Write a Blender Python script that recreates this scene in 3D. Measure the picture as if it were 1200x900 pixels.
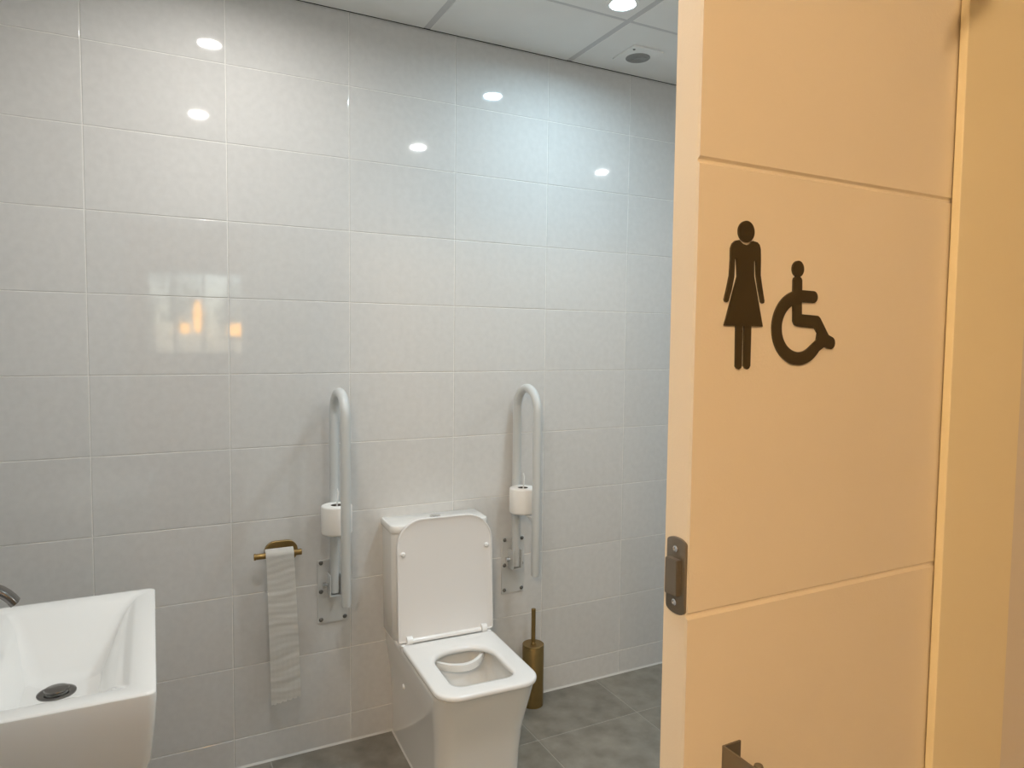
import bpy, bmesh, math, random
from mathutils import Matrix, Vector

random.seed(7)
for _o in list(bpy.data.objects):
    bpy.data.objects.remove(_o)
SC = bpy.context.scene
COL = SC.collection
PI = math.pi

# ------------------------------------------------------------------ camera
cam_d = bpy.data.cameras.new('camera')
cam_d.sensor_fit = 'HORIZONTAL'
cam_d.sensor_width = 36.0
cam_d.lens = 822.27 / 1200.0 * 36.0
cam_d.clip_start = 0.01
cam_d.clip_end = 200.0
cam = bpy.data.objects.new('camera', cam_d)
COL.objects.link(cam)
RT = Vector((0.8901, -0.4557, 0.0110)).normalized()
DN = Vector((-0.0177, -0.0588, -0.9981))
DN = (DN - RT * DN.dot(RT)).normalized()
FW = RT.cross(DN)
if FW.y < 0:
    FW = -FW
cam.matrix_world = Matrix((
    (RT.x, -DN.x, -FW.x, 0.1742),
    (RT.y, -DN.y, -FW.y, -2.4885),
    (RT.z, -DN.z, -FW.z, 1.4726),
    (0, 0, 0, 1)))
SC.camera = cam

# ------------------------------------------------------------------ world and exposure
world = bpy.data.worlds.new('world')
SC.world = world
world.use_nodes = True
_nt = world.node_tree
_bg = _nt.nodes['Background']
_sky = _nt.nodes.new('ShaderNodeTexSky')
_sky.sky_type = 'NISHITA'
_sky.sun_disc = False
_sky.sun_elevation = math.radians(38)
_sky.sun_rotation = math.radians(120)
_nt.links.new(_sky.outputs['Color'], _bg.inputs['Color'])
_bg.inputs['Strength'].default_value = 0.9

SC.view_settings.view_transform = 'Standard'
SC.view_settings.look = 'None'
SC.view_settings.exposure = 0.0
SC.view_settings.gamma = 1.0
SC.view_settings.use_curve_mapping = False
SC.cycles.max_bounces = 12
SC.cycles.diffuse_bounces = 6
SC.cycles.glossy_bounces = 6
SC.cycles.sample_clamp_indirect = 6.0

DOWNLIGHT_W = 5.4          # each room downlight
HALL_RADIANCE = 168.0       # warm globe lamp outside the door

# ------------------------------------------------------------------ materials
MATS = {}


def pm(name, col, rough=0.5, metal=0.0, var=0.0, vscale=8.0, bump=0.0, bscale=120.0,
       rand=0.0, coat=0.0, spec=0.5, emit=None, estr=0.0, col2=None, detail=4.0):
    """Principled material with optional noise tint, per-object tone and fine bump."""
    if name in MATS:
        return MATS[name]
    m = bpy.data.materials.new(name)
    m.use_nodes = True
    nt = m.node_tree
    b = nt.nodes['Principled BSDF']
    b.inputs['Base Color'].default_value = (*col, 1)
    b.inputs['Roughness'].default_value = rough
    b.inputs['Metallic'].default_value = metal
    b.inputs['Specular IOR Level'].default_value = spec
    b.inputs['Coat Weight'].default_value = coat
    b.inputs['Coat Roughness'].default_value = 0.05
    if emit:
        b.inputs['Emission Color'].default_value = (*emit, 1)
        b.inputs['Emission Strength'].default_value = estr
    tc = nt.nodes.new('ShaderNodeTexCoord')
    gm = nt.nodes.new('ShaderNodeNewGeometry')
    if var > 0 or rand > 0:
        nz = nt.nodes.new('ShaderNodeTexNoise')
        nz.inputs['Scale'].default_value = vscale
        nz.inputs['Detail'].default_value = detail
        nt.links.new(gm.outputs['Position'], nz.inputs['Vector'])
        mix = nt.nodes.new('ShaderNodeMix')
        mix.data_type = 'RGBA'
        c2 = col2 or tuple(c * (1 - var) for c in col)
        c1 = col if col2 else tuple(min(1, c * (1 + var)) for c in col)
        mix.inputs[6].default_value = (*c1, 1)
        mix.inputs[7].default_value = (*c2, 1)
        rp = nt.nodes.new('ShaderNodeValToRGB')
        rp.color_ramp.elements[0].position = 0.3
        rp.color_ramp.elements[1].position = 0.7
        nt.links.new(nz.outputs['Fac'], rp.inputs['Fac'])
        nt.links.new(rp.outputs['Color'], mix.inputs[0])
        src = mix.outputs[2]
        if rand > 0:
            oi = nt.nodes.new('ShaderNodeObjectInfo')
            mr = nt.nodes.new('ShaderNodeMapRange')
            mr.inputs['To Min'].default_value = 1 - rand
            mr.inputs['To Max'].default_value = 1 + rand
            nt.links.new(oi.outputs['Random'], mr.inputs['Value'])
            hs = nt.nodes.new('ShaderNodeHueSaturation')
            nt.links.new(src, hs.inputs['Color'])
            nt.links.new(mr.outputs['Result'], hs.inputs['Value'])
            src = hs.outputs['Color']
        nt.links.new(src, b.inputs['Base Color'])
    if bump > 0:
        nb = nt.nodes.new('ShaderNodeTexNoise')
        nb.inputs['Scale'].default_value = bscale
        nb.inputs['Detail'].default_value = 3.0
        nt.links.new(gm.outputs['Position'], nb.inputs['Vector'])
        bp = nt.nodes.new('ShaderNodeBump')
        bp.inputs['Strength'].default_value = bump
        bp.inputs['Distance'].default_value = 0.002
        nt.links.new(nb.outputs['Fac'], bp.inputs['Height'])
        nt.links.new(bp.outputs['Normal'], b.inputs['Normal'])
    MATS[name] = m
    return m


def glass(name, col=(1, 1, 1), rough=0.0, ior=1.45):
    m = bpy.data.materials.new(name)
    m.use_nodes = True
    b = m.node_tree.nodes['Principled BSDF']
    b.inputs['Base Color'].default_value = (*col, 1)
    b.inputs['Roughness'].default_value = rough
    b.inputs['Transmission Weight'].default_value = 1.0
    b.inputs['IOR'].default_value = ior
    MATS[name] = m
    return m


M_TILE = pm('wall_tile_glaze', (0.66, 0.655, 0.64), rough=0.045, var=0.03, vscale=45, rand=0.02,
            bump=0.012, bscale=14, spec=0.5)
M_GROUT = pm('pale_grout', (0.80, 0.79, 0.76), rough=0.55, var=0.05, vscale=60)
M_FTILE = pm('grey_stone_floor', (0.285, 0.264, 0.222), rough=0.42, col2=(0.178, 0.163, 0.135), var=0.3,
             vscale=13, rand=0.07, bump=0.12, bscale=60, detail=12)
M_FGROUT = pm('floor_grout', (0.36, 0.345, 0.30), rough=0.8)
M_CEIL = pm('ceiling_panel_white', (0.88, 0.88, 0.86), rough=0.75, var=0.02, vscale=6)
M_BAR = pm('ceiling_bar_grey', (0.62, 0.62, 0.62), rough=0.5)
M_DARK = pm('painted_void_shade', (0.03, 0.03, 0.03), rough=0.9)  # near-black colour stands in for the shade above the panels
M_CER = pm('white_ceramic', (0.84, 0.84, 0.82), rough=0.07, coat=0.4, spec=0.5)
M_SEAT = pm('white_seat_plastic', (0.86, 0.86, 0.85), rough=0.16)
M_LID = pm('white_lid_plastic', (0.80, 0.79, 0.78), rough=0.28)
M_SEAL = pm('white_sealant', (0.60, 0.59, 0.55), rough=0.5)
M_WATER = glass('still_water', (0.97, 1, 0.99), 0.0, 1.33)
M_CHROME = pm('chrome', (0.72, 0.72, 0.72), rough=0.12, metal=1.0)
M_GUN = pm('gunmetal_chrome', (0.22, 0.21, 0.20), rough=0.14, metal=1.0)
M_RAIL = pm('white_powder_coat', (0.60, 0.62, 0.615), rough=0.28)
M_PLATE = pm('pale_steel_plate', (0.64, 0.65, 0.64), rough=0.30, metal=0.15)
M_SCREW = pm('dark_screw_steel', (0.20, 0.20, 0.19), rough=0.35, metal=0.9)
M_PAPER = pm('toilet_paper', (0.88, 0.86, 0.82), rough=0.9, bump=0.25, bscale=500)
M_CORE = pm('cardboard_core', (0.10, 0.085, 0.07), rough=0.9)
M_BRASS = pm('brushed_brass', (0.33, 0.225, 0.088), rough=0.34, metal=0.9, var=0.06, vscale=40)
M_DOOR = pm('cream_door_paint', (0.80, 0.73, 0.60), rough=0.5, bump=0.10, bscale=420, var=0.015, vscale=5)
M_TRIM = pm('cream_trim_paint', (0.88, 0.79, 0.55), rough=0.5, bump=0.06, bscale=300, var=0.015, vscale=5)
M_SIGN = pm('dark_brown_plastic', (0.042, 0.031, 0.013), rough=0.25)
M_LATCH = pm('oxidised_bronze', (0.20, 0.18, 0.15), rough=0.42, metal=0.55)
M_BLACK = pm('black_plastic', (0.015, 0.015, 0.015), rough=0.35)
M_WIRE = pm('white_wire', (0.82, 0.83, 0.82), rough=0.25)
M_VENT = pm('grey_vent_mesh', (0.36, 0.36, 0.35), rough=0.6)
M_HWALL = pm('warm_plaster', (0.74, 0.69, 0.60), rough=0.8, bump=0.1, bscale=60)
M_HFLOOR = pm('hall_stone', (0.22, 0.20, 0.17), rough=0.6, var=0.1, vscale=4)
M_FRAME = pm('dark_window_frame', (0.05, 0.05, 0.05), rough=0.5)
M_PANE = glass('clear_pane')
M_LEAF = pm('leaf_green', (0.10, 0.22, 0.04), rough=0.5, var=0.4, vscale=6)
M_SOIL = pm('garden_ground', (0.16, 0.14, 0.10), rough=0.9, var=0.2, vscale=3)
M_AMBER = pm('amber_glass_lit', (0.9, 0.5, 0.1), rough=0.3, emit=(1.0, 0.46, 0.04), estr=17.0)
M_WARMG = pm('warm_globe_lit', (1, 0.85, 0.6), rough=0.4, emit=(1.0, 0.69, 0.40), estr=HALL_RADIANCE)


def lens_mat(name, c):
    return pm(name, (1, 1, 1), rough=0.4, emit=c, estr=60.0)


# ------------------------------------------------------------------ mesh helpers
def bm_obj(name, bm, mat, parent=None, smooth=None, recalc=True):
    if recalc:
        bmesh.ops.recalc_face_normals(bm, faces=bm.faces)
    me = bpy.data.meshes.new(name)
    bm.to_mesh(me)
    bm.free()
    return me_obj(name, me, mat, parent, smooth)


def me_obj(name, me, mat, parent=None, smooth=None):
    if mat is not None and not me.materials:
        me.materials.append(mat)
    if smooth is not None:
        for p in me.polygons:
            p.use_smooth = True
        me.set_sharp_from_angle(angle=math.radians(smooth))
    o = bpy.data.objects.new(name, me)
    COL.objects.link(o)
    if parent is not None:
        o.parent = parent
        if parent.type == 'EMPTY':
            o.matrix_parent_inverse = Matrix.Translation(-parent.location)
    return o


def thing(name, label, cat, loc, group=None):
    o = bpy.data.objects.new(name, None)
    COL.objects.link(o)
    o.location = loc
    o.empty_display_size = 0.05
    tag(o, label, cat, group)
    return o


def tag(o, label, cat, group=None):
    o['label'] = label
    o['category'] = cat
    if group:
        o['group'] = group
    return o


def struct(o, label=None):
    o['kind'] = 'structure'
    if label:
        o['label'] = label
    return o


def box(bm, x0, x1, y0, y1, z0, z1):
    r = bmesh.ops.create_cube(bm, size=1.0)
    vs = r['verts']
    for v in vs:
        v.co = Vector((x0 + (v.co.x + .5) * (x1 - x0), y0 + (v.co.y + .5) * (y1 - y0), z0 + (v.co.z + .5) * (z1 - z0)))
    return vs


def bbox_bm(x0, x1, y0, y1, z0, z1, bev=0.0, seg=2):
    bm = bmesh.new()
    box(bm, x0, x1, y0, y1, z0, z1)
    if bev > 0:
        bmesh.ops.bevel(bm, geom=list(bm.edges), offset=bev, segments=seg, profile=0.5, affect='EDGES')
    return bm


def cyl(bm, p0, p1, r0, r1=None, n=24, caps=True):
    p0, p1 = Vector(p0), Vector(p1)
    r1 = r0 if r1 is None else r1
    d = p1 - p0
    q = d.to_track_quat('Z', 'Y')
    rings = []
    for p, r in ((p0, r0), (p1, r1)):
        rings.append([bm.verts.new(p + q @ Vector((r * math.cos(2 * PI * k / n), r * math.sin(2 * PI * k / n), 0))) for k in range(n)])
    for k in range(n):
        bm.faces.new((rings[0][k], rings[0][(k + 1) % n], rings[1][(k + 1) % n], rings[1][k]))
    if caps:
        bm.faces.new(list(reversed(rings[0])))
        bm.faces.new(rings[1])


def lathe(prof, axis_pt, n=32, axis='Z'):
    """Revolve (r, h) pairs about an axis through axis_pt."""
    bm = bmesh.new()
    rings = []
    a = Vector(axis_pt)
    for r, hh in prof:
        ring = []
        for k in range(n):
            c, s = r * math.cos(2 * PI * k / n), r * math.sin(2 * PI * k / n)
            v = {'Z': Vector((c, s, hh)), 'Y': Vector((c, hh, s)), 'X': Vector((hh, c, s))}[axis]
            ring.append(bm.verts.new(a + v))
        rings.append(ring)
    for i in range(len(rings) - 1):
        for k in range(n):
            bm.faces.new((rings[i][k], rings[i][(k + 1) % n], rings[i + 1][(k + 1) % n], rings[i + 1][k]))
    closed = prof[0] == prof[-1]
    if prof[0][0] > 1e-6 and not closed:
        bm.faces.new(rings[0])
    if prof[-1][0] > 1e-6 and not closed:
        bm.faces.new(rings[-1])
    bmesh.ops.remove_doubles(bm, verts=bm.verts, dist=1e-6)
    return bm


def tube(pts, r, n=16, caps=True):
    """Sweep a circle along a polyline."""
    bm = bmesh.new()
    pts = [Vector(p) for p in pts]
    rings = []
    up = None
    for i, p in enumerate(pts):
        t = (pts[min(i + 1, len(pts) - 1)] - pts[max(i - 1, 0)]).normalized()
        if up is None:
            up = Vector((1, 0, 0)) if abs(t.x) < 0.9 else Vector((0, 0, 1))
        up = (up - t * up.dot(t)).normalized()
        s = t.cross(up)
        rr = r[i] if isinstance(r, (list, tuple)) else r
        rings.append([bm.verts.new(p + (up * math.cos(2 * PI * k / n) + s * math.sin(2 * PI * k / n)) * rr) for k in range(n)])
    for i in range(len(rings) - 1):
        for k in range(n):
            bm.faces.new((rings[i][k], rings[i][(k + 1) % n], rings[i + 1][(k + 1) % n], rings[i + 1][k]))
    if caps:
        bm.faces.new(rings[0])
        bm.faces.new(rings[-1])
    return bm


def rr(x0, x1, y0, y1, rads, n=8):
    """Rounded rectangle outline; rads = radius at (x1,y1),(x0,y1),(x0,y0),(x1,y0); constant vertex count."""
    out = []
    cs = ((x1, y1, 0), (x0, y1, 1), (x0, y0, 2), (x1, y0, 3))
    for (cx, cy, q), r in zip(cs, rads):
        ox = cx - r if q in (0, 3) else cx + r
        oy = cy - r if q in (0, 1) else cy + r
        for k in range(n + 1):
            a = PI / 2 * q + PI / 2 * k / n
            out.append((ox + r * math.cos(a), oy + r * math.sin(a)))
    # extra points on the straights keep long sides editable
    return out


def loft(sections, close_start=True, close_end=True, loop=False):
    """sections: list of lists of 3D points with equal counts."""
    bm = bmesh.new()
    rings = [[bm.verts.new(p) for p in s] for s in sections]
    m = len(rings)
    n = len(rings[0])
    for i in range(m if loop else m - 1):
        a, b = rings[i], rings[(i + 1) % m]
        for k in range(n):
            bm.faces.new((a[k], a[(k + 1) % n], b[(k + 1) % n], b[k]))
    if not loop:
        if close_start:
            bm.faces.new(list(reversed(rings[0])))
        if close_end:
            bm.faces.new(rings[-1])
    return bm


def poly_prism(name, loops, thick, to_world, mat, parent=None):
    """Extruded flat shape with holes from 2D loops."""
    cu = bpy.data.curves.new(name, 'CURVE')
    cu.dimensions = '2D'
    cu.fill_mode = 'BOTH'
    cu.extrude = thick / 2
    for lp in loops:
        sp = cu.splines.new('POLY')
        sp.points.add(len(lp) - 1)
        for p, c in zip(sp.points, lp):
            p.co = (c[0], c[1], 0, 1)
        sp.use_cyclic_u = True
    tmp = bpy.data.objects.new(name + '_tmp', cu)
    COL.objects.link(tmp)
    dg = bpy.context.evaluated_depsgraph_get()
    me = bpy.data.meshes.new_from_object(tmp.evaluated_get(dg))
    bpy.data.objects.remove(tmp)
    bpy.data.curves.remove(cu)
    me.transform(to_world)
    me.name = name
    me.materials.clear()
    return me_obj(name, me, mat, parent)


# ------------------------------------------------------------------ room constants
XL, XR = -0.28, 3.40        # side walls
YD = -1.895                 # room face of the door wall
H = 2.603
OX0, OX1, OZ = 0.05, 1.0413, 2.10   # doorway
Z0 = 0.1044                 # first full tile course
TW, TH, GAP = 0.40, 0.25, 0.0026

_tiles = {}


def tile_mesh(w, hh):
    key = (round(w, 4), round(hh, 4))
    if key not in _tiles:
        bm = bbox_bm(-w / 2, w / 2, 0, 0.008, -hh / 2, hh / 2)
        ed = [e for e in bm.edges if all(abs(v.co.y) < 1e-6 for v in e.verts)]
        bmesh.ops.bevel(bm, geom=ed, offset=0.0016, segments=2, profile=0.5, affect='EDGES')
        bmesh.ops.recalc_face_normals(bm, faces=bm.faces)
        me = bpy.data.meshes.new('wall_tile')
        bm.to_mesh(me)
        bm.free()
        me.materials.append(M_TILE)
        _tiles[key] = me
    return _tiles[key]


def course_joints(lo, hi, first, step):
    j = [lo]
    k = first
    while k - step > lo + 0.01:
        k -= step
    while k < hi - 0.01:
        if k > lo + 0.01:
            j.append(k)
        k += step
    j.append(hi)
    return j


def tile_wall(parent, mat_fn, uj, vj, skip=None):
    """mat_fn(u, v) -> 4x4 placing the tile (its face toward local -Y)."""
    for a, b in zip(uj[:-1], uj[1:]):
        for c, d in zip(vj[:-1], vj[1:]):
            rects = [(a, b, c, d)]
            if skip:
                rects = skip(a, b, c, d)
            for (u0, u1, v0, v1) in rects:
                if u1 - u0 < 0.012 or v1 - v0 < 0.012:
                    continue
                o = bpy.data.objects.new('tile', tile_mesh(u1 - u0 - GAP, v1 - v0 - GAP))
                COL.objects.link(o)
                o.parent = parent
                o.matrix_local = mat_fn((u0 + u1) / 2, (v0 + v1) / 2)


VJ = course_joints(0.0, H + 0.001, Z0, TH)

# back wall (the tiled wall in view)
wall_back = struct(bm_obj('wall_back', bbox_bm(XL - 0.1, XR + 0.1, 0.0015, 0.12, -0.02, 2.75), M_GROUT),
                   'pale grey glossy tiled wall behind the toilet')
tile_wall(wall_back, lambda u, v: Matrix.Translation((u, 0, v)), course_joints(XL, XR, 0.0, TW), VJ)
# left wall
wall_left = struct(bm_obj('wall_left', bbox_bm(XL - 0.12, XL - 0.0015, YD, 0.0, -0.02, 2.75), M_GROUT),
                   'pale grey tiled wall that carries the basin')
tile_wall(wall_left, lambda u, v: Matrix.Translation((XL, u, v)) @ Matrix.Rotation(PI / 2, 4, 'Z'),
          course_joints(YD, 0.0, 0.0, TW), VJ)
# right wall
wall_right = struct(bm_obj('wall_right', bbox_bm(XR + 0.0015, XR + 0.12, YD, 0.0, -0.02, 2.75), M_GROUT),
                    'pale grey tiled wall at the far end of the room')
tile_wall(wall_right, lambda u, v: Matrix.Translation((XR, u, v)) @ Matrix.Rotation(-PI / 2, 4, 'Z'),
          course_joints(YD, 0.0, 0.0, TW), VJ)

# door wall: inner skin with the doorway
bm = bmesh.new()
box(bm, XL - 0.1, OX0, YD - 0.02, YD - 0.0015, -0.02, 2.75)
box(bm, OX1, XR + 0.1, YD - 0.02, YD - 0.0015, -0.02, 2.75)
box(bm, OX0, OX1, YD - 0.02, YD - 0.0015, OZ, 2.75)
wall_front = struct(bm_obj('wall_front', bm, M_GROUT), 'tiled inner face of the wall with the doorway')


def doorway_skip(a, b, c, d):
    if b <= OX0 or a >= OX1 or c >= OZ:
        return [(a, b, c, d)]
    out = []
    if a < OX0:
        out.append((a, OX0, c, d))
    if b > OX1:
        out.append((OX1, b, c, d))
    if d > OZ:
        out.append((max(a, OX0), min(b, OX1), OZ, d))
    return out


tile_wall(wall_front, lambda u, v: Matrix.Translation((u, YD, v)) @ Matrix.Rotation(PI, 4, 'Z'),
          course_joints(XL, XR, 0.0, TW), VJ, doorway_skip)

# floor with stone tiles
floor = struct(bm_obj('floor', bbox_bm(XL - 0.1, XR + 0.1, -1.99, 0.1, -0.10, -0.0012), M_FGROUT),
               'floor of dark grey stone tiles with pale joints')
FS = 0.4515
xj = course_joints(XL, XR, 1.872, FS)
yj = course_joints(-1.99, 0.0, -0.303, FS)
_ft = {}
for a, b in zip(xj[:-1], xj[1:]):
    for c, d in zip(yj[:-1], yj[1:]):
        w, hh = b - a - 0.004, d - c - 0.004
        key = (round(w, 3), round(hh, 3))
        if key not in _ft:
            t = bbox_bm(-w / 2, w / 2, -hh / 2, hh / 2, -0.009, 0.0)
            ed = [e for e in t.edges if all(abs(v.co.z) < 1e-6 for v in e.verts)]
            bmesh.ops.bevel(t, geom=ed, offset=0.0010, segments=1, affect='EDGES')
            me = bpy.data.meshes.new('floor_tile')
            t.to_mesh(me)
            t.free()
            me.materials.append(M_FTILE)
            _ft[key] = me
        o = bpy.data.objects.new('stone_tile', _ft[key])
        COL.objects.link(o)
        o.parent = floor
        o.location = ((a + b) / 2, (c + d) / 2, 0)

# sealant bead where wall meets floor
bm = bmesh.new()
v = [bm.verts.new(p) for p in ((XL, 0, 0), (XL, -0.006, 0), (XL, 0, 0.006), (XR, 0, 0), (XR, -0.006, 0), (XR, 0, 0.006))]
for f in ((0, 1, 2), (5, 4, 3), (0, 3, 4, 1), (1, 4, 5, 2), (2, 5, 3, 0)):
    bm.faces.new([v[i] for i in f])
bm_obj('sealant_bead', bm, M_SEAL, wall_back)

# ceiling: void slab, grid bars, panels
ceiling = struct(bm_obj('ceiling', bbox_bm(XL - 0.1, XR + 0.1, YD, 0.1, H + 0.03, H + 0.10), M_DARK),
                 'suspended ceiling of white panels in a grey grid')
BX = course_joints(XL + 0.004, XR - 0.004, 1.083, 0.606)
BY = course_joints(YD + 0.004, -0.007, -0.405, 0.606)
BW, BV = 0.024, 0.013
for i, (a, b) in enumerate(zip(BX[:-1], BX[1:])):
    for j, (c, d) in enumerate(zip(BY[:-1], BY[1:])):
        x0 = a + (BW / 2 if i > 0 else 0)
        x1 = b - (BW / 2 if i < len(BX) - 2 else 0)
        y0 = c + (BV / 2 if j > 0 else 0)
        y1 = d - (BV / 2 if j < len(BY) - 2 else 0)
        bm_obj('ceiling_panel', bbox_bm(x0, x1, y0, y1, H, H + 0.012, 0.0015, 1), M_CEIL, ceiling)
for x in BX[1:-1]:
    bm_obj('grid_bar', bbox_bm(x - BW / 2 - .001, x + BW / 2 + .001, BY[0], BY[-1], H + 0.0015, H + 0.03), M_BAR, ceiling)
for y in BY[1:-1]:
    for a, b in zip(BX[:-1], BX[1:]):
        bm_obj('grid_bar', bbox_bm(a + BW / 2, b - BW / 2, y - BV / 2 - .001, y + BV / 2 + .001, H + 0.0010, H + 0.03), M_BAR, ceiling)

bm_obj('painted_gap_shade', bbox_bm(XL, XR, -0.0010, 0.0012, H + 0.0012, H + 0.029), M_DARK, ceiling)  # near-black strip on the wall paints in the shade of the ceiling gap

# ------------------------------------------------------------------ outside the doorway: hall shell
HX0, HX1, HY0, HZ = -2.2, 3.5, -7.6, 2.75
YO = -1.9705                # hall face of the door wall
bm = bmesh.new()
box(bm, HX0, OX0 - 0.06, YO, YO + 0.008, -0.02, HZ)
box(bm, 1.19, HX1, YO + 0.001, YO + 0.008, -0.02, HZ)
box(bm, OX0 - 0.06, 1.19, YO, YO + 0.008, OZ + 0.06, HZ)
struct(bm_obj('wall_hall_front', bm, M_HWALL), 'warm plaster wall around the doorway')
struct(bm_obj('floor_hall', bbox_bm(HX0 - .1, HX1 + .1, HY0 - .1, -1.99, -0.10, 0.0), M_HFLOOR), 'stone floor outside the doorway')
struct(bm_obj('ceiling_hall', bbox_bm(HX0 - .1, HX1 + .1, HY0 - .1, YO + 0.008, HZ, HZ + 0.08), M_HWALL), 'plaster ceiling outside the doorway')
struct(bm_obj('wall_hall_left', bbox_bm(HX0 - .1, HX0, HY0, YO, 0, HZ), M_HWALL), 'plaster side wall outside the doorway')
struct(bm_obj('wall_hall_right', bbox_bm(HX1, HX1 + .1, HY0, YO, 0, HZ), M_HWALL), 'plaster side wall outside the doorway, far side')
WX0, WX1, WZ0, WZ1 = 0.12, 1.45, 1.25, 2.35
bm = bmesh.new()
box(bm, HX0, WX0, HY0 - 0.1, HY0, 0, HZ)
box(bm, WX1, HX1, HY0 - 0.1, HY0, 0, HZ)
box(bm, WX0, WX1, HY0 - 0.1, HY0, 0, WZ0)
box(bm, WX0, WX1, HY0 - 0.1, HY0, WZ1, HZ)
struct(bm_obj('wall_hall_back', bm, M_HWALL), 'plaster wall with a window facing the doorway')
bm = bmesh.new()
fw = 0.04
box(bm, WX0, WX0 + fw, HY0 - .08, HY0 - .02, WZ0, WZ1)
box(bm, WX1 - fw, WX1, HY0 - .08, HY0 - .02, WZ0, WZ1)
box(bm, WX0 + fw, WX1 - fw, HY0 - .08, HY0 - .02, WZ0, WZ0 + fw)
box(bm, WX0 + fw, WX1 - fw, HY0 - .08, HY0 - .02, WZ1 - fw, WZ1)
for k in (1, 2, 3):
    xx = WX0 + (WX1 - WX0) * k / 4
    box(bm, xx - .02, xx + .02, HY0 - .08, HY0 - .02, WZ0 + fw, WZ1 - fw)
window_1 = struct(bm_obj('window_1', bm, M_FRAME), 'dark framed garden window behind the viewer')
for k in range(4):
    xa = WX0 + (WX1 - WX0) * k / 4 + 0.02
    xb = WX0 + (WX1 - WX0) * (k + 1) / 4 - 0.02
    bm_obj('pane', bbox_bm(xa, xb, HY0 - .053, HY0 - .047, WZ0 + fw, WZ1 - fw), M_PANE, window_1)
gr = struct(bm_obj('ground', bbox_bm(-8, 10, -20, HY0 - .1, -0.2, -0.02), M_SOIL), 'garden ground beyond the window')

# casing around the doorway on the hall side (13 mm proud of the leaf)
trim_1 = struct(bm_obj('trim_1', bbox_bm(OX1, 1.1945, -1.9722, -1.9620, 0.0, OZ + 0.02, 0.0012, 2), M_TRIM),
                'wide flat cream casing beside the sliding door')
bm = bbox_bm(OX0 - 0.07, OX0, -1.9722, YD - 0.002, 0.0, OZ + 0.02, 0.0012, 2)
struct(bm_obj('trim_2', bm, M_TRIM), 'cream jamb where the sliding door closes')
bm = bbox_bm(OX0 - 0.07, 1.1945, -1.9722, -1.9620, OZ + 0.02, OZ + 0.09, 0.0012, 2)
struct(bm_obj('trim_3', bm, M_TRIM), 'cream casing above the doorway')

# ------------------------------------------------------------------ the door leaf
DX0, DX1, DYF, DYB, DZ0, DZ1 = 0.6462, 1.66, -1.9585, -1.9210, 0.012, 2.098
door_1 = struct(bm_obj('door_1', bbox_bm(DX0, DX1, DYF + 0.003, DYB, DZ0, DZ1, 0.0008, 1), M_DOOR),
                'cream grooved door leaf standing half open with dark signs')
grooves = [1.6498 - 0.4505 * k for k in range(4)]
zs = [DZ0] + sorted(grooves) + [DZ1]
for a, b in zip(zs[:-1], zs[1:]):
    za = a + (0.0010 if a in grooves else 0)
    zb = b - (0.0010 if b in grooves else 0)
    c = 0.0026
    prof = [(DYF + 0.0034, za), (DYF + 0.0030, za), (DYF, za + c), (DYF, zb - c), (DYF + 0.0030, zb), (DYF + 0.0034, zb)]
    bm = loft([[(DX0 + 0.0002, y, z) for y, z in prof], [(DX0 + 0.0008, y - (0.0 if i in (0, 5) else 0.0), z) for i, (y, z) in enumerate(prof)],
               [(DX1, y, z) for y, z in prof]])
    bm_obj('panel', bm, M_DOOR, door_1)

# latch plate let into the leading edge
LZ0, LZ1, LYA, LYB = 1.1975, 1.2765, -1.9560, -1.9275
yc, hw = (LYA + LYB) / 2, (LYB - LYA) / 2
out = []
for k in range(13):
    a = PI * k / 12
    out.append((yc + hw * math.cos(a), LZ1 - 0.006 + 0.006 * math.sin(a)))
for k in range(13):
    a = PI + PI * k / 12
    out.append((yc + hw * math.cos(a), LZ0 + 0.006 + 0.006 * math.sin(a)))
latch = bm_obj('latch_plate', loft([[(DX0 + 0.001, y, z) for y, z in out], [(DX0 - 0.0022, y, z) for y, z in out],
                                    [(DX0 - 0.0026, yc + (y - yc) * .96, 1.237 + (z - 1.237) * .985) for y, z in out]]), M_LATCH, door_1, smooth=30)
latch['label'] = 'dark bronze latch plate'
# bevelled spring bolt
b0 = DX0 - 0.0026
bm = bmesh.new()
vs = [bm.verts.new(p) for p in (
    (b0, -1.9515, 1.2185), (b0, -1.9340, 1.2185), (b0, -1.9340, 1.2555), (b0, -1.9515, 1.2555),
    (b0 - 0.0068, -1.9515, 1.2185), (b0 - 0.0074, -1.9340, 1.2185), (b0 - 0.0074, -1.9340, 1.2555), (b0 - 0.0068, -1.9515, 1.2555))]
for f in ((0, 1, 2, 3), (7, 6, 5, 4), (0, 4, 5, 1), (1, 5, 6, 2), (2, 6, 7, 3), (3, 7, 4, 0)):
    bm.faces.new([vs[i] for i in f])
bmesh.ops.bevel(bm, geom=list(bm.edges), offset=0.0007, segments=2, affect='EDGES')
bm_obj('latch_bolt', bm, M_LATCH, latch)
for z in (1.2645, 1.2095):
    bmh = lathe([(0.0, -0.0014), (0.0012, -0.0010), (0.0020, -0.0017), (0.0034, -0.0012), (0.0036, 0.0)], (b0, yc, z), 20, 'X')
    bm_obj('screw', bmh, M_CHROME, latch, smooth=40)

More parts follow.
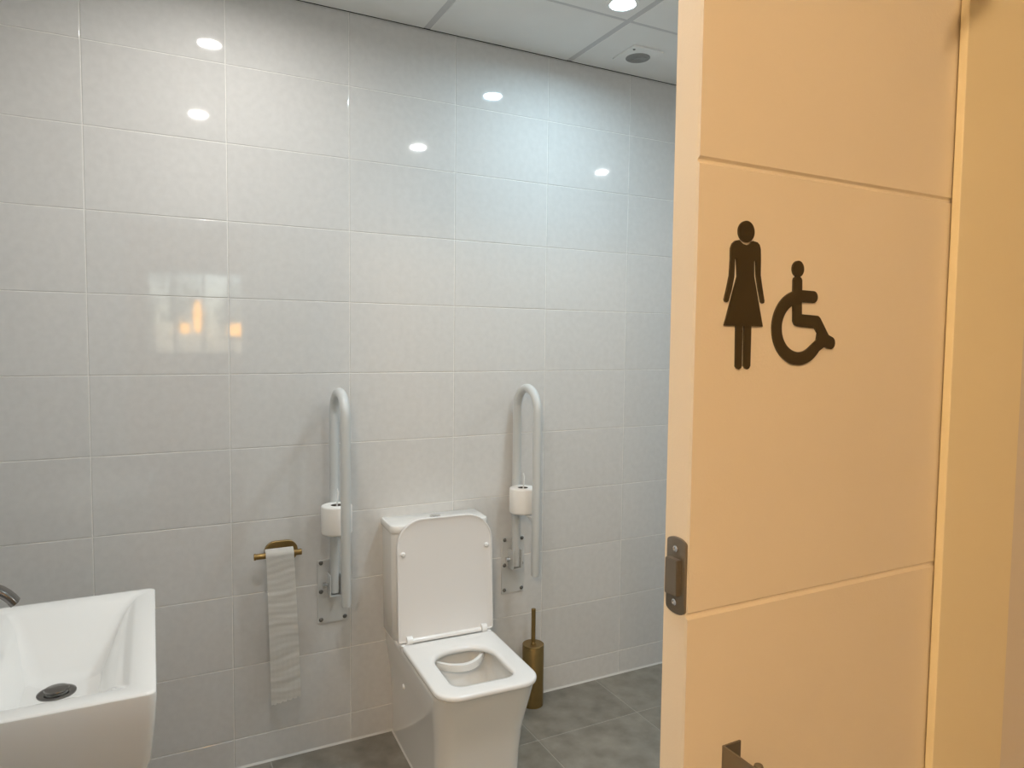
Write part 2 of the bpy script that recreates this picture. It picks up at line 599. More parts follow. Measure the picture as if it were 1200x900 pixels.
# flat bar lever handle low on the face
hd = bm_obj('handle', bbox_bm(0.6980, 0.7230, DYF - 0.0020, DYF + 0.0005, 1.005, 1.0530, 0.0004, 1), M_LATCH, door_1)
hd['label'] = 'dark bronze pull handle'
bm_obj('handle_bracket', bbox_bm(0.6980, 0.7002, -2.0040, DYF - 0.0020, 1.005, 1.0530, 0.0004, 1), M_LATCH, hd)
bm_obj('handle_plate', bbox_bm(0.6980, 0.7230, DYF - 0.0020, DYF + 0.0005, 0.705, 0.753, 0.0004, 1), M_LATCH, hd)
bm_obj('handle_bracket', bbox_bm(0.6980, 0.7002, -2.0040, DYF - 0.0020, 0.705, 0.753, 0.0004, 1), M_LATCH, hd)
bm_obj('grip', tube([(0.7055, -2.0010, 0.700), (0.7055, -2.0010, 0.704), (0.7055, -2.0010, 1.050), (0.7055, -2.0010, 1.0535)], [0.004, 0.0055, 0.0055, 0.004], 20), M_LATCH, hd, smooth=40)

# ------------------------------------------------------------------ pictogram signs on the door
SY = DYF - 0.0011
TO_DOOR = Matrix.Translation((0, SY, 0)) @ Matrix.Rotation(PI / 2, 4, 'X')
woman = thing('woman_pictogram', 'dark brown pictogram of a woman in a dress on cream door', 'sign', (0.7085, DYF, 1.447))
body = [(0.6987, 1.5766), (0.6937, 1.5756), (0.6897, 1.5722), (0.6879, 1.5676), (0.6881, 1.5573), (0.6873, 1.5407),
        (0.6845, 1.5282), (0.6813, 1.5167), (0.6822, 1.5147), (0.6842, 1.5139), (0.6867, 1.5152), (0.6904, 1.5264),
        (0.6934, 1.54), (0.6936, 1.557), (0.6946, 1.5579), (0.6959, 1.558), (0.6962, 1.5572), (0.6977, 1.5402),
        (0.6823, 1.4908), (0.698, 1.4907), (0.6988, 1.45), (0.7006, 1.4477), (0.7032, 1.447), (0.706, 1.4481),
        (0.7073, 1.4506), (0.7066, 1.4909), (0.7090, 1.4909), (0.7101, 1.4506), (0.7118, 1.448), (0.7147, 1.4469),
        (0.7175, 1.448), (0.7189, 1.4506), (0.7186, 1.4907), (0.7347, 1.4908), (0.7204, 1.5414), (0.7198, 1.5568),
        (0.7204, 1.5576), (0.7218, 1.5577), (0.7224, 1.5569), (0.7239, 1.5416), (0.7268, 1.5301), (0.7313, 1.5158),
        (0.7333, 1.5143), (0.7354, 1.5150), (0.7359, 1.517), (0.7324, 1.5303), (0.7294, 1.5429), (0.7291, 1.5578),
        (0.7284, 1.5690), (0.7268, 1.5735), (0.7236, 1.576), (0.7169, 1.5769), (0.7136, 1.5738), (0.7088, 1.572), (0.7037, 1.573)]
poly_prism('figure_body', [body], 0.0022, TO_DOOR, M_SIGN, woman)
poly_prism('figure_head', [[(0.7083 + 0.0108 * math.cos(a * PI / 20), 1.5855 + 0.0108 * math.sin(a * PI / 20)) for a in range(40)]],
           0.0022, TO_DOOR, M_SIGN, woman)


def arc(cx, cz, rx, rz, a0, a1, n):
    return [(cx + rx * math.cos(math.radians(a0 + (a1 - a0) * k / n)), cz + rz * math.sin(math.radians(a0 + (a1 - a0) * k / n))) for k in range(n + 1)]


RC = (0.7885, 1.4905)
outer = (arc(0.7837, 1.5405, 0.0064, 0.0045, 0, 180, 8)
         + [(0.7772, 1.5405), (0.7773, 1.5297)]
         + arc(RC[0], RC[1], 0.0400, 0.0398, 106, 322, 40)
         + [(0.8283, 1.4705), (0.8340, 1.4682)] + arc(0.8385, 1.4748, 0.0066, 0.0068, -110, 70, 10)
         + [(0.8342, 1.4836), (0.8200, 1.5018), (0.8172, 1.5037), (0.8150, 1.5042), (0.7914, 1.505), (0.7907, 1.5178)]
         + arc(0.8083, 1.5239, 0.0066, 0.0064, -90, 90, 10)
         + [(0.7905, 1.5306)])
inner = (arc(RC[0], RC[1], 0.0265, 0.0258, 113, 306, 36)
         + [(0.8157, 1.4777), (0.8169, 1.4852), (0.8124, 1.4905), (0.7860, 1.4920), (0.7812, 1.4935), (0.7790, 1.4972)])
wc = thing('wheelchair_pictogram', 'dark brown pictogram of a wheelchair user on cream door', 'sign', (0.79, DYF, 1.45))
poly_prism('figure_body', [outer, inner], 0.0022, TO_DOOR, M_SIGN, wc)
poly_prism('figure_head', [[(0.7838 + 0.0085 * math.cos(a * PI / 20), 1.5525 + 0.0087 * math.sin(a * PI / 20)) for a in range(40)]],
           0.0022, TO_DOOR, M_SIGN, wc)

# ------------------------------------------------------------------ toilet
TX = 1.1000
toilet = thing('toilet', 'white close-coupled toilet with its lid raised against the cistern', 'toilet', (TX, -0.010, 0.0))
toilet.rotation_euler = (0, 0, math.radians(-2.2))


def sec(z, w, yb, yf, rf, rb, n=10):
    return [(TX + x, y, z) for x, y in rr(-w, w, yf, yb, (rb, rb, rf, rf), n)]


body_secs = [
    sec(0.000, 0.143, -0.002, -0.545, 0.052, 0.004),
    sec(0.060, 0.143, -0.002, -0.547, 0.052, 0.004),
    sec(0.150, 0.145, -0.002, -0.553, 0.054, 0.004),
    sec(0.230, 0.150, -0.002, -0.566, 0.058, 0.004),
    sec(0.300, 0.159, -0.002, -0.587, 0.063, 0.004),
    sec(0.350, 0.166, -0.002, -0.602, 0.066, 0.004),
    sec(0.385, 0.1680, -0.002, -0.616, 0.069, 0.004),
    sec(0.397, 0.1685, -0.002, -0.6215, 0.069, 0.004),
    sec(0.400, 0.1660, -0.004, -0.619, 0.067, 0.004),
    sec(0.400, 0.125, -0.265, -0.598, 0.050, 0.085),
    sec(0.394, 0.120, -0.270, -0.594, 0.050, 0.085),
    sec(0.340, 0.120, -0.285, -0.590, 0.055, 0.085),
    sec(0.280, 0.108, -0.335, -0.572, 0.060, 0.085),
    sec(0.235, 0.088, -0.370, -0.540, 0.070, 0.075),
    sec(0.205, 0.062, -0.395, -0.510, 0.055, 0.055),
    sec(0.170, 0.040, -0.410, -0.485, 0.036, 0.036),
]
pan = bm_obj('pan', loft(body_secs), M_CER, toilet, smooth=50)
# flushing lip curved across the back of the bowl
lip = []
for (z, dy) in ((0.396, 0.0), (0.388, -0.003), (0.376, -0.005), (0.372, 0.0), (0.376, 0.012), (0.396, 0.016)):
    row = []
    for k in range(25):
        a = -1 + 2 * k / 24
        x = 0.122 * a
        y = -0.268 - 0.128 * (1 - a * a) ** 0.9 - 0.002 + (0 if dy == 0 else dy)
        row.append((TX + x, y, z))
    lip.append(row)
bm = bmesh.new()
rows = [[bm.verts.new(p) for p in r] for r in lip]
for i in range(len(rows)):
    a, b = rows[i], rows[(i + 1) % len(rows)]
    for k in range(24):
        bm.faces.new((a[k], a[k + 1], b[k + 1], b[k]))
bm.faces.new([r[0] for r in rows])
bm.faces.new([r[-1] for r in reversed(rows)])
bm_obj('flushing_lip', bm, M_CER, pan, smooth=50)
bm_obj('water', loft([[(TX + x, y, 0.222) for x, y in rr(-.073, .073, -.525, -.385, (.06, .06, .06, .06), 8)],
                      [(TX + x, y, 0.214) for x, y in rr(-.068, .068, -.518, -.39, (.055, .055, .055, .055), 8)]]), M_WATER, toilet)
# fixing cap and its hole on the side
bm_obj('fixing_cap', lathe([(0.0, -0.006), (0.007, -0.005), (0.009, -0.002), (0.009, 0.012)], (TX - 0.1545, -0.20, 0.262), 20, 'X'), M_SEAT, pan, smooth=40)
bm = loft([sec(0.0, 0.1475, -0.001, -0.5495, 0.062, 0.004), sec(0.004, 0.1455, -0.001, -0.5475, 0.060, 0.004), sec(0.006, 0.141, -0.001, -0.543, 0.058, 0.004)])
bm_obj('sealant_bead', bm, M_SEAL, pan, smooth=40)

# seat ring
SO = dict(w=0.1710, yb=-0.222, yf=-0.636, rf=0.072, rb=0.020)
SI = dict(w=0.104, yb=-0.320, yf=-0.570, rf=0.036, rb=0.082)


def seat_sec(z, d, inner=False, s=1):
    q = SI if inner else SO
    return sec(z, q['w'] + d, q['yb'] + d, q['yf'] - d, max(q['rf'] + d, .003), max(q['rb'] + d, .003), 12)


seat_secs = [seat_sec(0.4035, -0.004), seat_sec(0.4060, -0.0008), seat_sec(0.4100, 0.0), seat_sec(0.4160, -0.0008), seat_sec(0.4195, -0.0035), seat_sec(0.4210, -0.009),
             seat_sec(0.4215, 0.016, True), seat_sec(0.4195, 0.006, True), seat_sec(0.4150, 0.001, True), seat_sec(0.4080, 0.0, True), seat_sec(0.4035, 0.002, True)]
seat = bm_obj('seat', loft(seat_secs, loop=True), M_SEAT, toilet, smooth=50)
bm = tube([(TX - 0.128, -0.2155, 0.4265), (TX + 0.128, -0.2155, 0.4265)], 0.0085, 20)
bm_obj('hinge_bar', bm, M_SEAT, seat, smooth=40)
# four underside buffers keep the seat level with the rim
for sx, yy in ((-1, -0.30), (1, -0.30), (-1, -0.56), (1, -0.56)):
    bm_obj('buffer', bbox_bm(TX + sx * .15 - .008, TX + sx * .15 + .008, yy - .012, yy + .012, 0.399, 0.405), M_SEAT, seat)

# raised lid, leaning back on the cistern
LH = 0.428
LEAN = math.radians(3.4)
LM = Matrix.Translation((TX, -0.2065, 0.421)) @ Matrix.Rotation(-LEAN, 4, 'X')


def lid_sec(y, d, hz=0.0):
    pts = rr(-0.179 + d, 0.179 - d, 0.0 + d, LH - d, (0.098 - d, 0.098 - d, max(.010 - d, .003), max(.010 - d, .003)), 12)
    return [LM @ Vector((x, y, z)) for x, z in pts]


lid = bm_obj('lid', loft([lid_sec(0.012, 0.012), lid_sec(0.009, 0.004), lid_sec(0.003, 0.0), lid_sec(-0.006, 0.0), lid_sec(-0.0085, 0.0015),
                          lid_sec(-0.0085, 0.0048), lid_sec(-0.0060, 0.0065), lid_sec(-0.0045, 0.016)]), M_LID, toilet, smooth=35)
for sx in (-1, 1):
    p = LM @ Vector((sx * 0.157, -0.0045, 0.309))
    bm_obj('bumper', lathe([(0.0, -0.0085), (0.005, -0.0080), (0.0078, -0.006), (0.0085, -0.003), (0.0085, 0.001)], p, 20, 'Y'), M_SEAT, lid, smooth=50)
for sx in (-1, 1):
    bm = bmesh.new()
    cyl(bm, (TX + sx * 0.130, -0.2155, 0.4300), (TX + sx * 0.150, -0.2155, 0.4300), 0.0145, n=24)
    bm_obj('hinge_ear', bm, M_SEAT, lid, smooth=40)
    bm = lathe([(0.0, 0.0), (0.012, 0.0), (0.012, 0.016), (0.009, 0.019), (0.0, 0.020)], (TX + sx * 0.158, -0.2155, 0.400), 20)
    bm_obj('hinge_post', bm, M_SEAT, lid, smooth=40)

# cistern
cis = bm_obj('cistern', loft([sec(0.401, 0.172, -0.003, -0.138, 0.022, 0.004), sec(0.406, 0.176, -0.003, -0.142, 0.024, 0.004),
                              sec(0.60, 0.180, -0.003, -0.145, 0.024, 0.004), sec(0.790, 0.182, -0.003, -0.147, 0.024, 0.004)]), M_CER, toilet, smooth=45)
bm = loft([sec(0.7905, 0.183, -0.002, -0.148, 0.026, 0.004), sec(0.796, 0.1865, -0.002, -0.152, 0.030, 0.004), sec(0.812, 0.1865, -0.002, -0.152, 0.030, 0.004),
           sec(0.8175, 0.1845, -0.003, -0.150, 0.029, 0.004), sec(0.8195, 0.180, -0.006, -0.145, 0.026, 0.004)])
bm_obj('cistern_lid', bm, M_CER, cis, smooth=45)
bm_obj('flush_button', lathe([(0.0, 0.0035), (0.012, 0.0034), (0.0135, 0.0025), (0.0142, 0.0018), (0.0195, 0.0026), (0.0205, 0.0)], (TX + 0.004, -0.062, 0.8193), 32), M_CHROME, cis, smooth=40)
vb = lathe([(0.0, 0.028), (0.010, 0.028), (0.012, 0.025), (0.012, 0.012), (0.007, 0.010), (0.007, -0.004)], (TX + 0.1775, -0.100, 0.535), 20, 'X')
bm_obj('inlet_valve', vb, M_BLACK, cis, smooth=40)

# ------------------------------------------------------------------ basin
basin = thing('wash_basin', 'white rectangular ceramic wash basin mounted on the side wall', 'basin', (-0.27, -0.847, 0.66))
BXA, BXB, BYA, BYB, BZ = XL + 0.001, 0.1705, -1.140, -0.554, 0.850


def bsec(z, x0, x1, y0, y1, r, n=8):
    return [(x, y, z) for x, y in rr(x0, x1, y0, y1, (r, r if x0 > BXA + .01 else .004, r if x0 > BXA + .01 else .004, r), n)]


secs = [bsec(0.660, BXA, 0.130, -1.095, -0.599, 0.03), bsec(0.668, BXA, 0.145, -1.112, -0.582, 0.03), bsec(0.72, BXA, 0.160, -1.128, -0.566, 0.018),
        bsec(0.80, BXA, 0.1680, -1.1370, -0.5570, 0.015), bsec(0.844, BXA, 0.1705, BYA, BYB, 0.014), bsec(0.848, BXA, 0.1695, BYA + .001, BYB - .001, 0.014), bsec(0.8502, BXA + .001, 0.1665, BYA + .004, BYB - .004, 0.013), bsec(0.8506, BXA + .001, 0.162, BYA + .0085, BYB - .0085, 0.010)]
NI = 14
RZ = 0.8500
for k in range(NI + 1):
    t = k / NI
    zz = RZ - 0.094 * (t ** 1.15 if t > 0.1 else t * 0.71)
    dx = 0.012 * min(1, t * 4) + 0.054 * t
    dy = 0.010 * min(1, t * 4) + 0.165 * t ** 1.15
    secs.append(bsec(zz, -0.128 + dx * 0.9, 0.1315 - dx, -1.098 + dy, -0.598 - dy, 0.014 + 0.016 * t))
secs.append(bsec(0.7535, -0.03, 0.02, -0.872, -0.822, 0.012))
bowl = bm_obj('bowl', loft(secs), M_CER, basin, smooth=35)
dz = 0.7545
bm = lathe([(0.0, -0.002), (0.020, -0.002), (0.0205, 0.0012), (0.030, 0.0030), (0.0345, 0.0016), (0.0352, -0.003)], (-0.010, -0.847, dz), 36)
drain = bm_obj('drain', bm, M_GUN, basin, smooth=30)
bm_obj('plug', lathe([(0.0, 0.0100), (0.018, 0.0099), (0.0215, 0.0092), (0.0225, 0.0075), (0.0215, 0.0058), (0.008, 0.005), (0.006, -0.002)], (-0.010, -0.847, dz), 36), M_GUN, drain, smooth=40)
# mixer tap standing on the ledge at the wall side
tap = thing('basin_tap', 'dark chrome mixer tap curving over the white basin', 'tap', (-0.205, -0.847, 0.850))
bm_obj('tap_body', lathe([(0.0, 0.0), (0.026, 0.0), (0.026, 0.006), (0.021, 0.009), (0.020, 0.112), (0.018, 0.117), (0.0, 0.118)], (-0.205, -0.847, 0.850), 32), M_GUN, tap, smooth=40)
pts = []
for k in range(17):
    t = k / 16
    a = math.radians(160 - 131 * t)
    pts.append((-0.146 + 0.083 * math.cos(a), -0.847, 0.917 + 0.068 * math.sin(a) + 0.008 * math.sin(PI * t)))
secs = []
for i, p in enumerate(pts):
    q0, q1 = Vector(pts[max(i - 1, 0)]), Vector(pts[min(i + 1, 16)])
    t = (q1 - q0).normalized()
    nrm = Vector((-t.z, 0, t.x))
    hw, ht = 0.0165, 0.0080
    secs.append([Vector(p) + Vector((0, 1, 0)) * a + nrm * b for a, b in rr(-hw, hw, -ht, ht, (.006,) * 4, 4)])
bm_obj('spout', loft(secs), M_GUN, tap, smooth=50)
bm = tube([(-0.205, -0.847, 0.966), (-0.212, -0.847, 0.987), (-0.238, -0.847, 1.001)], [0.010, 0.007, 0.006], 14)
bm_obj('tap_lever', bm, M_GUN, tap, smooth=50)

# ------------------------------------------------------------------ fold-up grab rails
def grab_rail(cx, plate, label, roll_label, yr):
    x0, x1, z0, z1 = plate
    g = thing('grab_rail', label, 'grab rail', (cx, 0.0, z0), 'fold-up rails beside the toilet')
    pl = bm_obj('wall_plate', bbox_bm(x0, x1, -0.0050, -0.0002, z0, z1, 0.0012, 2), M_PLATE, g)
    for sx, sz in ((x0 + .012, z1 - .010), (x1 - .012, z1 - .010), (x0 + .012, (z0 + z1) / 2 + .001), (x1 - .012, (z0 + z1) / 2 + .001),
                   (x0 + .012, z0 + .014), (x1 - .012, z0 + .014)):
        bm_obj('screw', lathe([(0.0, -0.0050), (0.0035, -0.0046), (0.0066, -0.0028), (0.0078, 0.0)], (sx, -0.0050, sz), 16, 'Y'), M_SCREW, pl, smooth=60)
    # hinge: two cheeks, base bar, pin
    bm = bmesh.new()
    zc = z0 + 0.148
    for s in (-1, 1):
        box(bm, cx + s * 0.0195 - 0.002, cx + s * 0.0195 + 0.002, -0.052, -0.0050, zc - 0.036, zc + 0.036)
    box(bm, cx - 0.0215, cx + 0.0215, -0.052, -0.0050, zc - 0.040, zc - 0.036)
    hg = bm_obj('hinge_bracket', bm, M_PLATE, g)
    bm = bmesh.new()
    cyl(bm, (cx - 0.040, -0.032, zc), (cx + 0.026, -0.032, zc), 0.0062, n=20)
    cyl(bm, (cx - 0.043, -0.032, zc), (cx - 0.031, -0.032, zc), 0.0105, n=20)
    bm_obj('hinge_pin', bm, M_CHROME, hg, smooth=40)
    # bent tube
    yb_, yf_, rt = -0.031, -0.196, 0.0165
    R = (yb_ - yf_) / 2
    zt = 1.3105 - rt - R
    pts = [(cx, yb_, z0 + 0.118), (cx, yb_, 0.9), (cx, yb_, zt - 0.05)]
    for k in range(25):
        a = PI * k / 24
        pts.append((cx, (yb_ + yf_) / 2 + R * math.cos(a), zt + R * math.sin(a)))
    pts += [(cx, yf_, zt - 0.05), (cx, yf_, 0.9), (cx, yf_, 0.590), (cx, yf_, 0.582)]
    rads = [rt] * (len(pts) - 1) + [rt * 0.86]
    tb = bm_obj('rail_tube', tube(pts, rads, 24), M_RAIL, g, smooth=50)
    # wire that carries a spare roll
    w = [(cx, yf_ + 0.010, 0.795), (cx, yf_ + 0.030, 0.800), (cx - 0.006, yr - 0.010, 0.800), (cx - 0.006, yr, 0.806), (cx - 0.006, yr, 0.84), (cx - 0.006, yr - .002, 0.90),
         (cx - 0.004, yr - 0.006, 0.925), (cx - 0.002, yr - 0.004, 0.948), (cx - 0.004, yr + 0.002, 0.960)]
    bm_obj('roll_wire', tube(w, 0.0028, 10), M_WIRE, tb, smooth=60)
    bm = bmesh.new()
    v = [bm.verts.new(p) for p in ((cx - .002, yf_ + .015, .775), (cx + .002, yf_ + .015, .775), (cx - .002, yf_ + .015, .803), (cx + .002, yf_ + .015, .803),
                                   (cx - .002, yr - .004, .803), (cx + .002, yr - .004, .803))]
    for f in ((0, 1, 3, 2), (0, 2, 4), (1, 5, 3), (0, 4, 5, 1), (2, 3, 5, 4)):
        bm.faces.new([v[i] for i in f])
    bm_obj('wire_bracket', bm, M_RAIL, tb)
    # the roll: paper body with a dark cardboard core
    rc = (cx - 0.006, yr, 0.8065)
    roll = thing('toilet_roll', roll_label, 'toilet roll', rc, 'spare rolls on the grab rails')
    prof = [(0.0205, 0.0), (0.048, 0.0), (0.0512, 0.002), (0.0525, 0.006), (0.0525, 0.092), (0.0512, 0.0962), (0.048, 0.098), (0.0205, 0.098)]
    bm = lathe(prof + [(0.0205, 0.0)], rc, 40)
    bm_obj('paper', bm, M_PAPER, roll, smooth=50)
    bm = lathe([(0.0204, 0.001), (0.0204, 0.097), (0.0186, 0.097), (0.0186, 0.001), (0.0204, 0.001)], rc, 32)
    bm_obj('core', bm, M_CORE, roll, smooth=50)


grab_rail(0.7360, (0.6815, 0.7900, 0.4600, 0.6900), 'white fold-up grab rail beside the hanging paper strip',
          'spare white toilet roll on the rail beside the hanging paper strip', -0.092)
grab_rail(1.4590, (1.4110, 1.5130, 0.4550, 0.6850), 'white fold-up grab rail above the brass toilet brush',
          'spare white toilet roll on the rail above the toilet brush', -0.098)

# ------------------------------------------------------------------ brass paper holder with the last of a roll
hold = thing('paper_holder', 'brass toilet paper holder on the tiled wall', 'paper holder', (0.555, 0.0, 0.74))
out = rr(0.502, 0.6135, 0.703, 0.7785, (0.0370,) * 4, 12)
pl = bm_obj('wall_plate', loft([[(x, -0.0005, z) for x, z in out], [(x, -0.0110, z) for x, z in out],
                                [(0.5577 + (x - 0.5577) * .97, -0.0125, 0.741 + (z - 0.741) * .96) for x, z in out]]), M_BRASS, hold, smooth=40)
bm = bmesh.new()
cyl(bm, (0.545, -0.012, 0.745), (0.545, -0.073, 0.752), 0.0065, n=20)
bm_obj('arm', bm, M_BRASS, pl, smooth=40)
bm = lathe([(0.0, 0.0), (0.0098, 0.0), (0.0110, 0.001), (0.0110, 0.006), (0.0098, 0.007), (0.0098, 0.147), (0.0104, 0.148), (0.0104, 0.153), (0.0, 0.1535)], (0.4600, -0.080, 0.753), 24, 'X')
bm_obj('bar', bm, M_BRASS, hold, smooth=40)

paper = thing('toilet_paper', 'long strip of white toilet paper hanging from the brass holder', 'toilet paper', (0.545, -0.08, 0.25))
PX0, PX1 = 0.4960, 0.5850
bm = lathe([(0.0195, 0.0), (0.0205, 0.0), (0.0205, PX1 - PX0), (0.0195, PX1 - PX0), (0.0116, PX1 - PX0), (0.0116, 0.0), (0.0195, 0.0)], (PX0, -0.080, 0.753), 40, 'X')
bm_obj('roll', bm, M_PAPER, paper, smooth=50)
bm = bmesh.new()
NU, NV = 26, 150
rnd = random.Random(3)
grid = []
LZ, zb = 0.757, 0.243
for j in range(NV + 1):
    t = j / NV
    row = []
    if t < 0.10:
        a = PI / 2 + 0.9 - (PI / 2 + 0.9) * (t / 0.10)
    for i in range(NU + 1):
        u = i / NU
        tt = max(0, (t - 0.10) / 0.90)
        x = PX0 + 0.0140 * tt ** 0.9 + u * (PX1 - PX0 + 0.009 * tt)
        if t < 0.10:
            y = -0.080 - 0.0214 * math.cos(a)
            z = 0.753 + 0.0214 * math.sin(a)
        else:
            end = zb + 0.012 * u + 0.0022 * math.sin(u * 37) + 0.0015 * math.sin(u * 71 + 1)
            z = LZ - 0.004 + (end - LZ) * tt
            tilt = 0.020 * (u - .5)
            ph = (z - tilt) * 128 + 0.7 * math.sin(u * 3.1 + z * 20)
            amp = 0.0008 * min(1, tt * 6) * (0.6 + 0.6 * math.sin(z * 31 + 1.3) ** 2)
            y = -0.1014 + amp * math.sin(ph) + 0.0003 * math.sin(ph * 2.3 + u * 5) - 0.006 * math.sin(PI * tt) * 0.5 + 0.018 * tt
        row.append(bm.verts.new((x, y, z)))
    grid.append(row)
for j in range(NV):
    for i in range(NU):
        bm.faces.new((grid[j][i], grid[j][i + 1], grid[j + 1][i + 1], grid[j + 1][i]))
bmesh.ops.solidify(bm, geom=list(bm.faces), thickness=0.0004)
bm_obj('sheet', bm, M_PAPER, paper, smooth=80)

# ------------------------------------------------------------------ toilet brush
BRX, BRY = 1.527, -0.0640
brush = thing('toilet_brush', 'brass toilet brush in a tall cylindrical holder', 'toilet brush', (BRX, BRY, 0.0))
bm_obj('holder', lathe([(0.0, 0.0), (0.0420, 0.0), (0.0435, 0.0015), (0.0435, 0.244), (0.0425, 0.2455), (0.0, 0.2455)], (BRX, BRY, 0.0), 48), M_BRASS, brush, smooth=40)
bm_obj('lid', lathe([(0.0, 0.2455), (0.0424, 0.2455), (0.0436, 0.2470), (0.0436, 0.2505), (0.0425, 0.2518), (0.0080, 0.2520), (0.0, 0.2520)], (BRX, BRY, 0.0), 48), M_BRASS, brush, smooth=40)
bm_obj('handle', lathe([(0.0, 0.2515), (0.0105, 0.2515), (0.0105, 0.256), (0.0088, 0.2575), (0.0088, 0.395), (0.0075, 0.3965), (0.0, 0.3970)], (BRX, BRY, 0.0), 24), M_BRASS, brush, smooth=40)

# ------------------------------------------------------------------ ceiling extractor vent
vent = thing('ceiling_vent', 'square white extractor vent with a round grey grille in the ceiling', 'vent', (1.893, -0.190, H))
vp = bm_obj('cover_plate', bbox_bm(1.8215, 1.9645, -0.2615, -0.1185, H - 0.0085, H - 0.0002, 0.002, 2), M_CEIL, vent)
bm_obj('grille', lathe([(0.0, -0.0010), (0.044, -0.0010), (0.046, -0.0022), (0.048, -0.0010), (0.048, 0.001)], (1.9000, -0.1800, H - 0.0085), 40), M_VENT, vp, smooth=40)
for k, rr_ in enumerate((0.012, 0.021, 0.030, 0.039)):
    bm_obj('grille_ring', lathe([(rr_ - .0015, -0.0010), (rr_ - .001, -0.0030), (rr_ + .001, -0.0030), (rr_ + .0015, -0.0010), (rr_ - .0015, -0.0010)], (1.9000, -0.1800, H - 0.0085), 36), M_VENT, vp, smooth=40)
bm_obj('screw', lathe([(0.0, -0.003), (0.004, -0.0025), (0.0055, 0.0)], (1.837, -0.2400, H - 0.0085), 14), M_SCREW, vp, smooth=50)

# ------------------------------------------------------------------ recessed downlights
def downlight(x, y, col, power, label):
    d = thing('downlight', label, 'downlight', (x, y, H), 'recessed ceiling downlights')
    bm_obj('trim_ring', lathe([(0.0405, -0.0030), (0.0440, -0.0052), (0.0540, -0.0030), (0.0555, -0.0002), (0.0405, -0.0002), (0.0405, -0.0030)], (x, y, H), 40), M_CEIL, d, smooth=40)
    bm_obj('lens', lathe([(0.0, -0.0028), (0.030, -0.0026), (0.0402, -0.0012), (0.0402, -0.0002), (0.0, -0.0002)], (x, y, H), 40),
           lens_mat('lens_%.2f_%.2f' % (x, y), col), d, smooth=40)
    ld = bpy.data.lights.new('downlight_beam', 'AREA')
    ld.shape = 'DISK'
    ld.size = 0.078
    ld.energy = power
    ld.color = col
    ld.spread = math.radians(170)
    lo = bpy.data.objects.new('downlight_beam', ld)
    COL.objects.link(lo)
    lo.parent = d
    lo.location = (0, 0, -0.0036)


COOL, NEUT, WARM = (0.64, 0.87, 1.0), (0.95, 0.98, 0.98), (1.0, 0.97, 0.93)
downlight(0.390, -0.510, WARM, DOWNLIGHT_W * 0.88, 'round recessed downlight above the gap between basin and paper holder')
downlight(0.402, -1.465, WARM, DOWNLIGHT_W, 'round recessed downlight just inside the doorway opening')
downlight(1.592, -0.503, COOL, DOWNLIGHT_W * 1.15, 'round recessed downlight in the panel diagonal to the extractor vent')
downlight(1.580, -1.490, NEUT, DOWNLIGHT_W, 'round recessed downlight between the toilet and the door wall')
downlight(2.848, -1.455, NEUT, DOWNLIGHT_W, 'round recessed downlight by the end wall hidden behind the door')

# ------------------------------------------------------------------ warm lamps in the hall
def pendant(x, y, z, r, hh, label, mat=M_AMBER, top=HZ):
    p = thing('pendant_lamp', label, 'lamp', (x, y, z - hh / 2))
    prof = [(0.0, -hh / 2)] + [(r * math.sin(PI * k / 12) ** 0.6, -hh / 2 * math.cos(PI * k / 12)) for k in range(1, 12)] + [(0.0, hh / 2)]
    bm_obj('lamp_shade', lathe(prof, (x, y, z), 24), mat, p, smooth=60)
    bm_obj('cap', lathe([(0.0, hh / 2 + .03), (0.012, hh / 2 + .03), (r * .45, hh / 2 - .008), (0.0, hh / 2 - .010)], (x, y, z), 20), M_FRAME, p, smooth=40)
    bm = bmesh.new()
    cyl(bm, (x, y, z + hh / 2 + .02), (x, y, top), 0.004, n=8)
    bm_obj('cord', bm, M_FRAME, p)
    return p


pendant(0.600, -5.50, 1.690, 0.042, 0.34, 'tall amber glass pendant lamp in the hall')
pendant(0.470, -5.30, 1.570, 0.050, 0.11, 'small round amber pendant lamp in the hall')
pendant(0.975, -5.50, 1.565, 0.085, 0.14, 'wide amber pendant lamp in the hall')
pendant(-0.55, -3.50, 2.30, 0.12, 0.22, 'warm glowing globe lamp hanging outside the doorway', M_WARMG)

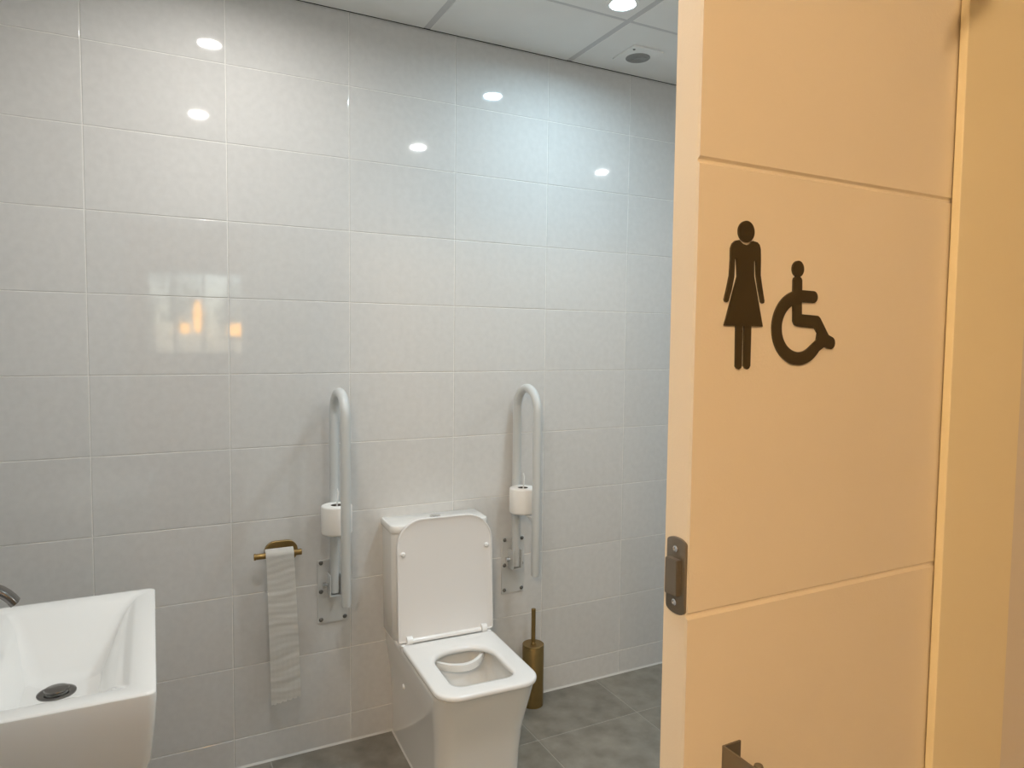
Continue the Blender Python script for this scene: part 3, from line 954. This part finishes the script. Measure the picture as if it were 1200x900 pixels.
# ------------------------------------------------------------------ garden shrubs seen only as reflections
def shrub(x, y, r, hh, seed, label):
    s = thing('garden_shrub', label, 'shrub', (x, y, -0.02), 'shrubs beyond the hall window')
    rnd = random.Random(seed)
    bm = bmesh.new()
    for k in range(420):
        a, b = rnd.uniform(0, 2 * PI), math.acos(rnd.uniform(-0.7, 1))
        q = r * rnd.uniform(0.6, 1.0)
        c = Vector((x + q * math.cos(a) * math.sin(b), y + q * math.sin(a) * math.sin(b), hh - r + q * math.cos(b) * 1.1))
        m = Matrix.Translation(c) @ Matrix.Rotation(rnd.uniform(0, 6.3), 4, 'Z') @ Matrix.Rotation(rnd.uniform(-1, 1), 4, 'X')
        L, W = rnd.uniform(.07, .13), rnd.uniform(.025, .05)
        vv = [bm.verts.new(m @ Vector(p)) for p in ((0, -L, 0), (W, 0, .01), (0, L, 0), (-W, 0, .01))]
        bm.faces.new(vv)
    bm_obj('foliage', bm, M_LEAF, s, recalc=False)
    bm = bmesh.new()
    cyl(bm, (x, y, -0.02), (x, y, hh - r), 0.04, 0.02, n=8)
    bm_obj('stem', bm, M_SOIL, s)


shrub(0.20, -9.6, 0.66, 2.75, 1, 'tall leafy garden shrub straight outside the hall window')
shrub(1.62, -9.7, 0.55, 2.35, 2, 'mid-sized leafy garden shrub beyond the hall window')
shrub(-1.5, -10.2, 0.7, 2.3, 3, 'widest leafy garden shrub beyond the hall window')

# ------------------------------------------------------------------ trailing vine whose shadow falls on the door casing
def vine(x, y, z0):
    v = thing('hanging_vine', 'trailing leafy vine hanging from the hall ceiling by the door', 'plant', (x, y, z0))
    pts = [(x + 0.010 * math.sin(k * 1.3), y + 0.008 * math.cos(k * 1.7), HZ - (HZ - z0) * k / 14) for k in range(15)]
    bm_obj('stem', tube(pts, 0.003, 8), M_SOIL, v, smooth=60)
    rnd = random.Random(11)
    for k in range(16):
        t = k / 15
        p = Vector((x + 0.010 * math.sin(t * 18), y, z0 + 0.005 + (HZ - z0) * 0.30 * t))
        a = rnd.uniform(0, 2 * PI)
        m = Matrix.Translation(p) @ Matrix.Rotation(a, 4, 'Z') @ Matrix.Rotation(rnd.uniform(0.5, 1.2), 4, 'Y')
        L, W = rnd.uniform(0.045, 0.07), rnd.uniform(0.010, 0.018)
        rows = []
        bm = bmesh.new()
        for j in range(6):
            q = j / 5
            w = W * math.sin(PI * min(1, q * 0.92 + 0.06))
            rows.append([bm.verts.new(m @ Vector((L * q, s_ * w, 0.004 * abs(s_) - 0.012 * q * q))) for s_ in (-1, 0, 1)])
        for j in range(5):
            for i in range(2):
                bm.faces.new((rows[j][i], rows[j][i + 1], rows[j + 1][i + 1], rows[j + 1][i]))
        bmesh.ops.solidify(bm, geom=list(bm.faces), thickness=0.0006)
        bm_obj('leaf', bm, M_LEAF, v, smooth=60)


vine(0.948, -2.075, 1.905)
